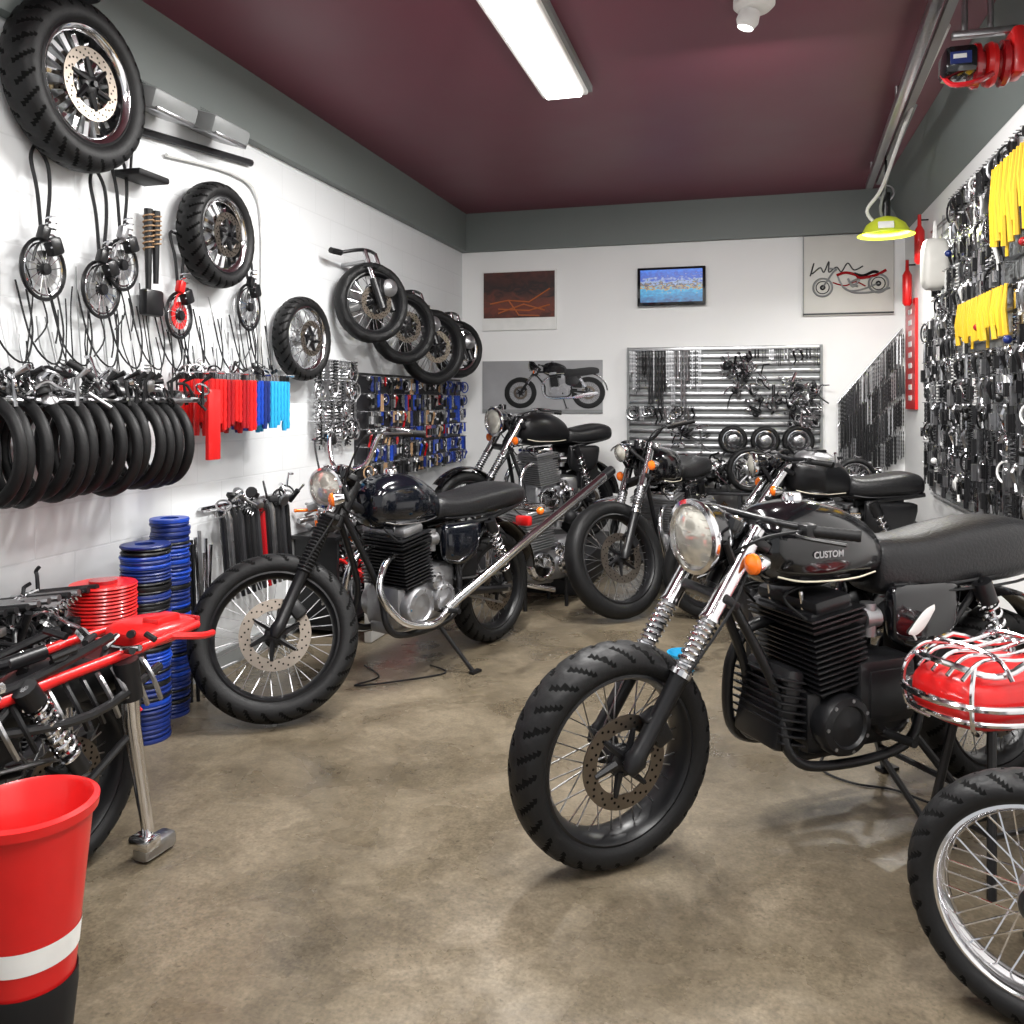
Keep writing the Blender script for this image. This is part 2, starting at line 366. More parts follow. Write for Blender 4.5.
    q.loft([(s0,tz+.02,tz+.08,.06),(s0+.02,tz-sd,tz+.13,.10),(s0+Ln*.22,tz-.01-sd,tz+.13+su*.3,.13),(s0+Ln*.5,tz-.0-sd,tz+.15+su,.145),(s0+Ln*.75,tz+.01-sd,tz+.165+su*.7,.145),(s0+Ln*.93,tz+.02-sd*.7,tz+.15,.125),(s0+Ln*.99,tz+.04,tz+.12,.09),(s0+Ln,tz+.06,tz+.1,.04)],P.get('seatm',LEA),n=32,k=5,e=2.9)
    q.tube(cat([B(s0+.03,.104,tz+.02-sd),B(s0+Ln*.3,.138,tz+.012-sd),B(s0+Ln*.75,.15,tz+.03-sd),B(s1-.02,.09,tz+.06),B(s1-.02,-.09,tz+.06),B(s0+Ln*.75,-.15,tz+.03-sd),B(s0+Ln*.3,-.138,tz+.012-sd),B(s0+.03,-.104,tz+.02-sd)],5),.005,P.get('stripe2',SAT),6)
    q=g('side_cover')
    for y in(-1,1):
        q.T=Tr(0,y*.115,0)
        q.loft([(es+.17,tz-.14,tz-.04,.012),(es+.19,tz-.2,tz-.015,.03),(es+.3,tz-.24,tz-.015,.036),(es+.43,tz-.2,tz-.015,.03),(es+.48,tz-.08,tz-.03,.01)],body,n=18,e=3)
        q.T=I4
    q=g('kickstand')
    q.tube([B(es+.12,.12,.25),B(es+.2,.29,.012)],.011,SAT,8); q.box(B(es+.21,.3,.008),(.07,.03,.012),SAT)
    if P.get('cstand',0):
        for y in(-1,1): q.tube(cat([B(es+.3,y*.1,.27),B(es+.40,y*.16,.12),B(es+.47,y*.2,.012)],4),.014,SAT,8); q.box(B(es+.48,y*.2,.008),(.08,.04,.012),SAT)
        q.tube([B(es+.40,-.16,.12),B(es+.40,.16,.12)],.011,SAT,8)
    for k in P.get('skip',[]): D.pop(k,None)
    return {k:v for k,v in D.items() if v.v}
def motorcycle(front,rear,P,z0=0.,name='motorcycle'):
    f=V((front[0],front[1],0)); r=V((rear[0],rear[1],0)); P['wb']=(f-r).length
    h=f-r; e=empty(name,(f.x,f.y,z0),math.atan2(h.y,h.x))
    for n,g in bike_parts(P).items(): g.obj(n,e)
    return e
def text_part(txt,parent,M,size,m,name):
    c=bpy.data.curves.new(name,'FONT'); c.body=txt; c.size=size; c.extrude=.0012; c.align_x='CENTER'; c.align_y='CENTER'; c.offset=.0006
    t=bpy.data.objects.new('tmp',c); bpy.context.scene.collection.objects.link(t)
    bpy.context.view_layer.update()
    me=bpy.data.meshes.new_from_object(t.evaluated_get(bpy.context.evaluated_depsgraph_get())); bpy.data.objects.remove(t)
    me.materials.clear(); me.materials.append(m); me.name=name
    o=bpy.data.objects.new(name,me); bpy.context.scene.collection.objects.link(o); o.parent=parent; o.matrix_local=M; return o
# ---------------------------------------------------------------- room
XL,XR,YB,ZC=-2.65,1.25,7.72,3.17
def nodes_mat(name):
    m=bpy.data.materials.new(name); m.use_nodes=True; return m,m.node_tree,m.node_tree.nodes['Principled BSDF']
m,nt,b=nodes_mat('polished_concrete')
tc=nt.nodes.new('ShaderNodeTexCoord')
def noise(sc,det=6,dist=0.):
    n=nt.nodes.new('ShaderNodeTexNoise'); n.inputs['Scale'].default_value=sc; n.inputs['Detail'].default_value=det; n.inputs['Distortion'].default_value=dist
    nt.links.new(tc.outputs['Object'],n.inputs['Vector']); return n
def ramp(src,p0,c0,p1,c1):
    r=nt.nodes.new('ShaderNodeValToRGB'); e=r.color_ramp.elements; e[0].position=p0; e[1].position=p1; e[0].color=c0+(1,); e[1].color=c1+(1,)
    nt.links.new(src,r.inputs[0]); return r.outputs[0]
def mixc(mode,fac,a,b_):
    x=nt.nodes.new('ShaderNodeMix'); x.data_type='RGBA'; x.blend_type=mode; x.inputs[0].default_value=fac
    nt.links.new(a,x.inputs[6]); nt.links.new(b_,x.inputs[7]); return x.outputs[2]
n1=noise(.7,8,.3); n2=noise(3.2,12,.5); n3=noise(110,4); n4=noise(22,8,.2); n5=noise(60,3,0); n6=noise(1.7,9,1.2)
c=ramp(n1.outputs['Fac'],.28,(.108,.087,.058),.72,(.192,.158,.111))
c=mixc('MULTIPLY',.85,c,ramp(n2.outputs['Fac'],.35,(.68,.67,.65),.66,(1.12,1.12,1.12)))
c=mixc('MULTIPLY',.6,c,ramp(n4.outputs['Fac'],.35,(.76,.75,.74),.62,(1.1,1.1,1.1)))
c=mixc('MULTIPLY',.7,c,ramp(n6.outputs['Fac'],.34,(.60,.59,.57),.46,(1,1,1)))
c=mixc('OVERLAY',.6,c,n3.outputs['Fac'])
c=mixc('MULTIPLY',.6,c,ramp(n5.outputs['Fac'],.28,(.35,.33,.3),.35,(1,1,1)))
nt.links.new(c,b.inputs['Base Color'])
mr=nt.nodes.new('ShaderNodeMapRange'); mr.inputs['From Min'].default_value=.3; mr.inputs['From Max'].default_value=.7; mr.inputs['To Min'].default_value=.16; mr.inputs['To Max'].default_value=.45
nt.links.new(n2.outputs['Fac'],mr.inputs['Value']); nt.links.new(mr.outputs[0],b.inputs['Roughness'])
bp=nt.nodes.new('ShaderNodeBump'); bp.inputs['Strength'].default_value=.15; bp.inputs['Distance'].default_value=.008
nt.links.new(n4.outputs['Fac'],bp.inputs['Height']); nt.links.new(bp.outputs[0],b.inputs['Normal'])
FLOOR=m
m,nt,b=nodes_mat('painted_block_wall'); tc=nt.nodes.new('ShaderNodeTexCoord')
sp=nt.nodes.new('ShaderNodeSeparateXYZ'); cb=nt.nodes.new('ShaderNodeCombineXYZ')
nt.links.new(tc.outputs['Object'],sp.inputs[0]); nt.links.new(sp.outputs['Y'],cb.inputs['X']); nt.links.new(sp.outputs['Z'],cb.inputs['Y'])
br=nt.nodes.new('ShaderNodeTexBrick'); br.inputs['Scale'].default_value=1.; br.inputs['Mortar Size'].default_value=.005; br.inputs['Mortar Smooth'].default_value=.6
br.inputs['Brick Width'].default_value=.4; br.inputs['Row Height'].default_value=.2
br.inputs['Color1'].default_value=(.71,.725,.735,1); br.inputs['Color2'].default_value=(.70,.715,.725,1); br.inputs['Mortar'].default_value=(.655,.67,.68,1)
nt.links.new(cb.outputs[0],br.inputs['Vector']); nt.links.new(br.outputs['Color'],b.inputs['Base Color'])
nz=noise(14,6); mh=nt.nodes.new('ShaderNodeMath'); mh.operation='MULTIPLY_ADD'; mh.inputs[1].default_value=-.8
nt.links.new(br.outputs['Fac'],mh.inputs[0]); nt.links.new(nz.outputs['Fac'],mh.inputs[2])
bp=nt.nodes.new('ShaderNodeBump'); bp.inputs['Strength'].default_value=.25; bp.inputs['Distance'].default_value=.005
nt.links.new(mh.outputs[0],bp.inputs['Height']); nt.links.new(bp.outputs[0],b.inputs['Normal']); b.inputs['Roughness'].default_value=.6
BLOCK=m
PLAS=mat('white_plaster',(.83,.83,.825),.65,var=.03,scale=3,bump=.08)
CEIL=mat('maroon_ceiling_paint',(.165,.040,.062),.42,var=.10,scale=2)
BAND=mat('grey_green_trim_paint',(.155,.175,.168),.5,var=.05,scale=4)
def slab(name,c,s,m,bev=0):
    g=G(); g.box((0,0,0),s,m,None,bev); return g.obj(name,None,c)
Y0=-1.2; YM=(Y0+YB)/2; YL=YB-Y0
slab('floor',((XL+XR)/2,YM,-.05),(XR-XL+.2,YL+.2,.1),FLOOR)
slab('ceiling',((XL+XR)/2,YM,ZC+.05),(XR-XL+.2,YL+.2,.1),CEIL)
slab('wall_left',(XL-.05,YM,ZC/2),(.1,YL,ZC),BLOCK)
slab('wall_back',((XL+XR)/2,YB+.05,ZC/2),(XR-XL+.2,.1,ZC),PLAS)
slab('wall_right',(XR+.05,YM,ZC/2),(.1,YL,ZC),PLAS)
slab('trim_1',(XL+.03,YM,2.99),(.06,YL,.36),BAND)
slab('trim_2',((XL+XR)/2,YB-.03,2.99),(XR-XL-.12,.06,.36),BAND)
g=G(); g.add([(XR-.002,Y0,2.8),(XR-.002,YB-.06,2.8),(XR-.2,YB-.06,3.168),(XR-.2,Y0,3.168),(XR-.002,Y0,3.168),(XR-.002,YB-.06,3.168)],[(0,1,2,3),(3,2,5,4),(0,4,5,1),(0,3,4),(1,5,2)],BAND); g.obj('trim_3')
slab('baseboard_left',(XL+.008,YM,.05),(.014,YL,.1),GRY)
slab('baseboard_back',((XL+XR)/2,YB-.008,.05),(XR-XL-.04,.014,.1),GRY)
slab('baseboard_right',(XR-.008,YM,.05),(.014,YL,.1),GRY)
# ---------------------------------------------------------------- lamps
def area(name,parent,loc,sx,sy,p,rot=(0,0,0),shape='RECTANGLE',col=(1,.985,.962)):
    l=bpy.data.lights.new(name,'AREA'); l.shape=shape; l.size=sx
    if shape=='RECTANGLE': l.size_y=sy
    l.energy=p; l.color=col
    o=bpy.data.objects.new(name,l); bpy.context.scene.collection.objects.link(o); o.parent=parent; o.location=loc; o.rotation_euler=rot
def tube_lamp(x,y,L,power):
    e=empty('fluorescent_ceiling_light',(x,y,ZC))
    g=G(); g.box((0,0,-.03),(.26,L+.06,.06),WHT,None,.01); g.box((.12,0,-.02),(.06,L+.1,.035),GRY); g.obj('housing',e)
    g=G(); g.box((0,0,-.068),(.2,L,.02),LAMP,None,.008); g.obj('diffuser',e)
    area('tube_light',e,(0,0,-.085),.2,L,power)
tube_lamp(-1.0,3.85,1.65,130)
tube_lamp(-1.0,.9,1.65,66)  # added fixture out of view, brightens the front of the shop
tube_lamp(.45,1.2,1.65,66)  # second added fixture, also unseen, for more light up front
g=G(); M=axM((0,0,0),(0,0,-1))
g.lathe([(.001,0),(.09,0),(.09,.03),(.07,.05),(.001,.055)],WHT,M,28)
g.lathe([(.001,.05),(.045,.055),(.05,.1),(.035,.13)],WHT,M@Rx(.3),24); g.lathe([(.034,.128),(.001,.13)],LAMP,M@Rx(.3),20)
o=g.obj('ceiling_spotlight',None,(0.02,3.9,ZC))
area('spot_bulb',o,(0,.06,-.17),.12,.12,50,(.40,0,0),'DISK')
w=bpy.data.worlds.new('world'); bpy.context.scene.world=w; w.use_nodes=True
w.node_tree.nodes['Background'].inputs[0].default_value=(.95,.97,1,1); w.node_tree.nodes['Background'].inputs[1].default_value=.65
# ---------------------------------------------------------------- motorcycles
A=motorcycle((-.40,2.551),(.834,3.482),dict(rf=.338,rr=.32,wf=.145,wr=.15,steer=.10,dz=.0,zt=.99,cstand=1,exm=SAT,exs=[-1],s1=1.78,sd=.055,su=.02,es=.80,t0=.47,tl=.52,block=1,bolt=STL,bar=.03,levm=SAT,ho=.105,hr=.112,bw=.33,it=.89,iw=.165))
Mt=Matrix(((-1,0,0,-.69),(0,0,1,.1500),(0,1,0,.915),(0,0,0,1)))
text_part('CUSTOM',A,Mt,.029,STL,'tank_lettering')
g=G(); g.loft([(1.02,.63,.64,.003),(1.05,.625,.67,.004),(1.09,.65,.705,.004),(1.13,.70,.72,.003)],WHT,n=10); g.tube([(-1.03,0,.64),(-1.05,0,.61)],.004,WHT,6); g.v=[p+V((0,.152,0)) for p in g.v]; g.obj('side_cover_decal',A)
g=G(); g.tube(cat([(-.98,.16,.40),(-1.05,.2,.42),(-1.2,.21,.40),(-1.32,.2,.41)],5),.013,CHR,10); g.tube(cat([(-1.3,.2,.41),(-1.36,.23,.42),(-1.36,.3,.43)],4),.012,CHR,8); g.obj('kick_lever',A)
Bk=motorcycle((-1.992,3.316),(-1.457,4.742),dict(rf=.365,rr=.32,wf=.13,steer=-.72,hsteer=-.15,hyaw=.35,zt=1.03,dz=-.04,rk=.62,gait='rubber',body=NAVY,eng=SAT,case=ALU,fin=SAT,cover=ALU,hbowl=CHR,hr=.09,stripe=STL,bar=.2,barm=CHR,es=.8,exs=[-1],ho=.07,t0=.5))
g=G(); g.tube([(-.92,.19,.33),(-1.0,.20,.375),(-1.5,.26,.60),(-2.0,.33,.825),(-2.22,.36,.925)],[.024,.024,.026,.028,.028],CHR,14); g.tube([(-2.22,.36,.925),(-2.3,.37,.96)],.031,SAT,14)
g.tube(cat([(-.67,.08,.64),(-.56,.1,.6),(-.5,.13,.48),(-.6,.18,.33),(-.8,.2,.28),(-.95,.19,.34)],6),.018,CHR,12)
g.obj('upswept_exhaust',Bk)
C=motorcycle((-.81,5.45),(-.45,6.78),dict(hi=False,rf=.38,rr=.32,wf=.13,steer=-.55,zt=1.06,case=ALU,cover=CHR,fin=ALU,eng=ALU,bar=.1,hr=.06,barm=SAT,body=BLK))
Dk=motorcycle((-2.12,6.2),(-1.35,7.08),dict(hi=False,rf=.31,rr=.3,steer=.1,case=ALU,cover=CHR,fin=ALU,eng=ALU,body=SAT,ffender=True,bar=.1,barm=CHR,s1=1.40),z0=.241)
H=motorcycle((-.25,5.6),(.90,5.8),dict(hi=False,rf=.3,rr=.29,steer=.1,case=ALU,cover=CHR,fin=ALU,eng=STL,body=SAT,s1=1.3,dz=-.01,bar=.05,hr=.08,tl=.4))
g=G(); g.loft([(.52,.93,1.00,.02),(.55,.92,1.065,.09),(.62,.93,1.085,.125),(.74,.94,1.065,.12),(.80,.95,1.02,.07)],ALU,n=22,e=2.3); g.box((-.66,.0,1.08),(.12,.1,.02),SAT,None,.006)
for i in range(16):
    p=V((-random.uniform(.5,.85),random.uniform(-.1,.14),random.uniform(1.02,1.1))); g.tube([p,p+V([random.uniform(-.07,.07) for _ in range(3)])],.009,random.choice([CHR,CHR,SAT,STL]),7)
g.obj('tank_cover',H)
F=motorcycle((-2.13,.62),(-1.97,2.03),dict(rf=.3,rr=.295,wr=.14,body=DRED,fendm=SAT,dz=-.14,zt=.85,s1=1.3,hr=.08,case=SAT,cover=SAT,skip=['seat','exhaust','side_cover','rear_fender'],t0=.4,tl=.35))
g=G()
g.lathe([(.315,-.085),(.335,-.05),(.34,0),(.335,.05),(.315,.085)],SAT,Tr(-1.419,0,.30)@ZY,24,a0=-pi*.80,a1=-pi*.30)
for y in(-.12,.12): g.tube(cat([(-.9,y,.60),(-1.3,y,.62),(-1.65,y*1.1,.635),(-1.9,y*.9,.64)],5),[.018]*6+[.016]*5+[.014]*5,RED,10)
g.loft([(1.68,.615,.65,.05),(1.71,.60,.67,.10),(1.80,.60,.675,.12),(1.90,.61,.665,.10),(1.94,.63,.65,.05)],RED,n=24,e=3.4)
g.box((-1.80,.05,.675),(.1,.07,.03),RED,None,.008); g.tube(cat([(-1.75,.12,.64),(-1.85,.17,.62),(-1.95,.13,.6)],4),.012,RED,8)
g.box((-1.95,0,.635),(.02,.14,.035),DRED,None,.006)
g.box((-1.45,0,.56),(.5,.2,.09),SAT,None,.02); g.tube(cat([(-1.1,.14,.55),(-1.4,.18,.51),(-1.7,.14,.56)],5),.014,SAT,8)
for i in range(10): g.tube(cat([(-1.15-i*.055,.12,.6),(-1.15-i*.055,.17,.54),(-1.2-i*.055,.15,.46)],4),.008,random.choice([SAT,MATB,STL]),6)
for i in range(26):
    p=V((random.uniform(-1.7,-1.0),random.uniform(-.12,.16),random.uniform(.62,.70))); d=V([random.uniform(-1,1),random.uniform(-1,1),random.uniform(-.3,.3)])*.07
    g.tube([p,p+d],random.uniform(.008,.018),random.choice([SAT,SAT,MATB,CHR]),8)
g.obj('red_tail_frame',F)
g=G()
for y in(-.13,.15):
    g.tube([(-1.56,y,.61),(-1.58,y,.42),(-1.62,y*1.2,.05)],[.030,.025,.018],CHR,14); g.tube([(-1.555,y,.62),(-1.575,y,.5)],.037,SAT,14)
    g.box((-1.64,y*1.2,.03),(.13,.06,.05),STL,None,.014); g.box((-1.60,y*1.2,.06),(.06,.08,.04),CHR,None,.01)
g.tube([(-1.575,-.13,.55),(-1.575,.15,.55)],.014,SAT,10); g.tube([(-1.59,.15,.40),(-1.44,.13,.30)],.012,SAT)
g.obj('paddock_stand',F)
slab('display_platform',(-1.75,6.75,.12),(1.2,1.5,.24),DGR,.01)
BB=lambda s,y,z:V((-s,y,z))
def loose_engine(x,y,rz,c,f,cv,st):
    e=empty('engine_on_stand',(x,y,.0),rz); g=G(Tr(.78,0,-.08)); engine_geo(g,dict(eng=f,case=c,fin=f,cover=cv),.78,.8,BB)
    for s_ in(-1,1):
        g.tube(cat([(-.62,s_*.08,.66),(-.5,s_*.09,.6),(-.46,s_*.12,.45),(-.52,s_*.15,.3),(-.8,s_*.2,.22)],6),.017,CHR,10)
    g.obj('engine',e)
    g=G()
    for a in(-.16,.16):
        for b_ in(-.12,.12): g.tube([(a,b_,0),(a,b_,.2)],.014,st,8)
    for a in(-.16,.16): g.tube([(a,-.12,.17),(a,.12,.17)],.012,st,8)
    g.obj('stand',e)
loose_engine(-1.40,5.66,3.9,ALU,ALU,CHR,SAT); loose_engine(.12,4.90,3.4,SAT,SAT,ALU,SAT)
# ---------------------------------------------------------------- loose wheels
def wheel_obj(axis,r,w,**k):
    g=G(); wheel(g,axM((0,0,0),axis),r,w,**k); return g
g=wheel_obj((-.30,-.95,.06),.278,.125,rim=CHR,spk=CHR,disc=0,nsp=40,ratio=.76)
g.tube([(0,0,0),(.06,.2,-.02),(.1,.25,-.26)],.012,SAT,8); g.box((.1,.2,-.268),(.1,.25,.012),SAT)
g.lathe([(.001,.085),(.03,.085),(.045,.06),(.045,.05)],SAT,axM((0,0,0),(-.3,-.95,.06)),20)
g.obj('motorcycle_wheel',None,(.635,2.165,.279))
def wallwheel(y,z,r,w,off=.09,ax=(1,0,0),**k):
    x=XL+off; g=wheel_obj(ax,r,w,**k)
    g.cyl((-off+.005,0,.0),(.03,0,.0),.012,STL); g.obj('wall_hung_wheel',None,(x,y,z))
wallwheel(2.77,2.64,.335,.15,off=.1,mag=9,spk=CHR,rim=SAT,disc=1,ratio=.68)
wallwheel(3.68,2.22,.262,.13,off=.1,mag=7,spk=CHR,rim=SAT,disc=1,ratio=.72)
wallwheel(4.52,1.765,.25,.10,off=.1,ax=(1,-.1,0),spk=CHR,rim=CHR,ratio=.74)
wallwheel(5.22,2.05,.27,.11,off=.22,ax=(.85,-.6,0),spk=CHR,hi=False)
wallwheel(5.75,1.93,.27,.11,off=.22,ax=(.85,-.6,0),spk=CHR,hi=False)
wallwheel(6.30,1.82,.30,.11,off=.24,ax=(.85,-.6,0),spk=CHR,hi=False)
wallwheel(6.95,1.84,.25,.11,off=.22,ax=(.85,-.6,0),spk=CHR,mag=6,hi=False)
def front_end(y,z,sc=1.):
    g=G(); g.tube(cat([(.1,-.25,.30),(.2,-.1,.34),(.2,.1,.34),(.12,.3,.30)],5),.012,SAT,8)
    for s in((.12,-.25,.3),(.12,.27,.3)): g.tube([s,(s[0]-.02,s[1]*1.4,s[2])],.02,RUB,8)
    for yy in(-.08,.08): g.tube([(.2,yy,.34),(.33,yy,-.02)],.02,CHR,10); g.tube([(.27,yy,.15),(.34,yy,-.05)],.028,SAT,10)
    g.box((.24,0,.24),(.07,.22,.03),SAT,None,.006); g.box((.28,.0,.1),(.08,.14,.12),SAT,None,.02)
    g.lathe([(.001,-.03),(.05,-.03),(.06,0),(.04,.02),(.001,.03)],ALU,axM((.34,.02,.1),(.8,-.6,0)),18)
    g.coil((.2,-.05,.1),(.3,.1,.05),.03,5,.006,CHR,5,8)
    g.cyl((0,0,.26),(.2,0,.28),.015,STL); g.obj('wall_hung_handlebar',None,(XL,y,z))
front_end(5.22,2.05); front_end(6.05,1.88); front_end(6.9,1.80)
# ---------------------------------------------------------------- wall clutter helpers
def strand(g,p,L,m,r=.006,n=None):
    n=n or max(4,int(L/.016)); p=V(p)
    g.tube([p+V((0,0,-L*i/n)) for i in range(n+1)],[r if i%2 else r*.45 for i in range(n+1)],m,4)
def item(g,p,al,out,kind,L,m):
    p=V(p);al=V(al);out=V(out)
    g.cyl(p,p+out*.09,.0025,CHR,n=5)
    q=p+out*.07
    if kind=='chain':
        for k in(-1,0,1): strand(g,q+al*k*.014+V((0,0,0)),L*random.uniform(.85,1.05),m)
    elif kind=='card':
        g.box(q-V((0,0,L/2)),(abs(out.x)*.012+abs(al.x)*.05,abs(out.y)*.012+abs(al.y)*.05,L),m)
        g.box(q+out*.016-V((0,0,L*.55)),(abs(out.x)*.02+abs(al.x)*.032,abs(out.y)*.02+abs(al.y)*.032,L*.5),random.choice([CHR,MATB,SAT,STL]),None)
    elif kind=='rod':
        for k in(-1,1): g.tube([q+al*k*.013,q+al*k*.013-V((0,0,L))],[.006,.009],m,6)
    elif kind=='ring':
        g.torus(axM(q-V((0,0,L*.4)),out+al*random.uniform(-.6,.6)),L*.38,.006,m,14,5); g.torus(axM(q-V((0,0,L*.4)),out),L*.18,.008,CHR,10,5)
    elif kind=='coil':
        g.coil(q,q-V((0,0,L)),.016,L/.02,.004,m,4,7)
    elif kind=='lever':
        g.tube([q,q-V((0,0,L*.3))+out*.02,q-V((0,0,L*.7))+al*.02,q-V((0,0,L))],[.008,.012,.007,.01],m,6); g.ball(q-V((0,0,.015)),.018,STL,n=8,k=5)
def junk(g,lo,hi_,n,mats,s=1.):
    for i in range(n):
        p=V([random.uniform(a,b) for a,b in zip(lo,hi_)]); m=random.choice(mats); d=V([random.uniform(-1,1) for _ in range(3)]).normalized(); k=random.random()
        if k<.25: g.cyl(p,p+d*random.uniform(.05,.16)*s,random.uniform(.008,.022)*s,m,n=10)
        elif k<.45: g.torus(axM(p,d),random.uniform(.03,.07)*s,.008*s,m,16,6)
        elif k<.6: g.coil(p,p+d*.12*s,.022*s,6,.004*s,m,4,8)
        elif k<.8: g.tube(cat([p,p+d*.08*s+V((0,0,.03)),p+d*.14*s,p+d*.2*s+V((.02,0,-.03))],4),.009*s,m,7)
        elif k<.92: g.lathe([(.001,-.02*s),(.04*s,-.02*s),(.045*s,0),(.03*s,.02*s),(.001,.03*s)],m,axM(p,d),14)
        else: g.box(p,(.07*s,.05*s,.04*s),m,Matrix.Rotation(random.random()*3,3,d),.006)
MET=[CHR,STL,STL,SAT,SAT,MATB]
e=empty('tyre_display_rail',(XL,0,0))
g=G()
N=16
for i in range(N):
    y=2.08+i*.068; r=.168+random.uniform(-.006,.006)
    M=Tr(.24,y,1.225+random.uniform(-.01,.01))@Rz(random.uniform(-.08,.08)-.22)@Rx(pi/2)
    g.torus(M,r,.021,RUB,40,10)
    if i%2: g.torus(M,r-.024,.003,DGR,32,5)
g.obj('hanging_tyres',e)
g=G(); g.tube([(.1,2.0,1.42),(.1,4.15,1.44)],.012,STL,8); g.tube([(.3,2.0,1.40),(.3,3.3,1.40)],.01,STL,8)
for i in range(6): g.tube([(.0,2.1+i*.22,1.42),(.34,2.1+i*.22,1.405)],.007,CHR,6)
g.obj('rail',e)
g=G()
for i in range(38):
    y=2.05+i*.033; x=random.uniform(.08,.34); z=1.43
    g.tube([(x,y,z-.05),(x+random.uniform(-.03,.03),y,z+.05),(x+.03,y+.02,z+.08)],[.008,.006,.012],random.choice(MET),6)
    if i%3==0: g.torus(axM((x,y,z+.02),(random.random(),1,random.random())),.03,.005,CHR,12,5)
junk(g,(.07,2.05,1.40),(.32,3.25,1.50),130,MET,.7)
g.obj('levers_and_clamps',e)
g=G()
for i in range(64):
    y=2.3+i*.032+random.uniform(-.02,.02); zz=random.uniform(1.62,1.95)
    g.tube(cat([(.02,y,zz),(.03,y+random.uniform(-.02,.03),zz-.12),(.06,y+random.uniform(-.05,.05),1.5)],3),.003,random.choice([MATB,STL,MATB,GRY]),5)
for i in range(12):
    y=2.4+i*.15; g.tube(cat([(.02,y,1.85),(.05,y+.05,1.62),(.07,y+.14,1.54),(.05,y+.2,1.66),(.02,y+.2,1.82)],5),.004,MATB,5)
g.obj('hanging_cables',e)
def brake_hang(y,z,m,ztop,red=False,R0=.105):
    g=G(); c=V((.06,0,0)); ax=(1,.1,0)
    g.torus(axM(c,ax),R0,.008,SAT,32,6); g.torus(axM(c,ax),R0*.86,.004,CHR,32,5)
    g.lathe([(R0*.62,-.003),(R0*.62,.003),(R0*.36,.003),(R0*.36,-.003)],RED if red else STL,axM(c,ax),24,True)
    g.lathe([(.001,.02),(.022,.018),(.026,0),(.026,-.02)],SAT,axM(c,ax),16)
    Mx=axM(c,ax)
    for j in range(16):
        a=j*pi/8; g.tube([Mx@V((.02*math.cos(a),.02*math.sin(a),.004)),Mx@V((R0*.97*math.cos(a+.3),R0*.97*math.sin(a+.3),0))],.0022,CHR,4)
    g.box(c+V((.02,.03,.09)),(.045,.06,.07),SAT,Matrix.Rotation(.4,3,'X'),.012)
    g.box(c+V((.03,-.03,.13)),(.035,.04,.06),m,Matrix.Rotation(-.3,3,'X'),.01)
    g.coil(c+V((.02,0,.08)),c+V((.02,.02,.2)),.018,5,.004,CHR,5,8)
    g.tube(cat([c+V((.03,-.08,.02)),c+V((.03,-.05,.09)),c+V((.03,.03,.11))],4),.005,m,6)
    h=ztop-z
    for s in(-.03,.03): g.tube(cat([c+V((0,s*.4,.15)),c+V((0,s,.15+h*.3)),c+V((-.02,s*1.3,.15+h*.55)),c+V((-.04,0,h))],5),.007,MATB,6)
    g.cyl(V((0,0,h)),V((.05,0,h)),.006,CHR)
    for s in(-.02,.03): g.tube(cat([c+V((0,s,-.08)),c+V((0,s+.04,-.2)),c+V((0,s*2,-.28))],4),.0035,MATB,5)
    g.obj('hanging_brake_disc',None,(XL,y,z))
brake_hang(2.64,1.90,SAT,2.38,R0=.115); brake_hang(2.94,1.86,SAT,2.38,R0=.115); brake_hang(3.06,1.98,ALU,2.5)
brake_hang(3.44,1.80,RED,2.2,True); brake_hang(4.02,1.90,SAT,2.1,R0=.12); 
g=G()
for yy,L in((0,.38),(.05,.33)):
    g.tube([(.05,yy,0),(.05,yy,-L)],[.02,.012],SAT,10); g.coil((.05,yy,-.02),(.05,yy,-L*.5),.022,7,.004,CARD,5,8)
g.box((.05,.02,-.42),(.05,.12,.12),SAT,None,.015); g.obj('hanging_shock_absorber',None,(XL,3.24,2.26))
def flood(y,z):
    g=G(); g.box((.12,0,.0),(.2,.30,.09),GRY,Matrix.Rotation(.3,3,'Y'),.02); g.box((.135,0,-.045),(.16,.25,.02),STL,Matrix.Rotation(.3,3,'Y'),.005)
    g.box((.03,0,.05),(.06,.1,.12),SAT,None,.01); g.obj('wall_floodlight',None,(XL,y,z))
flood(3.22,2.72); flood(3.64,2.74)
g=G(); g.tube(cat([(.02,3.4,2.55),(.02,3.9,2.6),(.02,4.15,2.55),(.02,4.22,2.3),(.02,4.2,1.6)],5),.01,WHT,6)
g.tube([(.02,3.15,2.60),(.02,4.1,2.70)],.02,DGR,8); g.obj('wall_conduit',None,(XL,0,0))
g=G(); g.box((.12,0,0),(.22,.3,.12),SAT,None,.03); g.cyl((.12,-.1,.06),(.12,-.1,.2),.01,SAT); g.obj('wall_speaker',None,(XL,2.62,3.0))
g=G(); g.box((.08,0,.0),(.14,.2,.03),MATB,None,.01); g.tube([(.02,.0,.01),(.02,.02,.25)],.006,MATB); g.obj('wall_bracket',None,(XL,3.16,2.38))
g=G()
cols=[RED,RED,DRED,RED,DRED,RED,BLU,DBL,CYA,CYA,CYA]
for i in range(22):
    c=cols[i*len(cols)//22]; y=3.42+i*.032
    for x in(.09,.17,.25):
        L=random.uniform(.2,.27); N=10
        g.tube([(x,y,1.5-L*j/N) for j in range(N+1)],[.015 if j%2 else .012 for j in range(N+1)],c,8); g.cyl((x,y,1.5),(x,y,1.53),.010,random.choice([CHR,SAT]),n=8)
for y in(3.45,3.65,3.85,4.08): g.cyl((0,y,1.53),(.3,y,1.53),.006,CHR)
g.box((.30,3.36,1.29),(.02,.09,.32),RED,None,.004)
junk(g,(.08,3.42,1.53),(.26,4.1,1.56),36,MET,.5)
g.obj('hanging_handlebar_grips',None,(XL,0,0))
g=G()
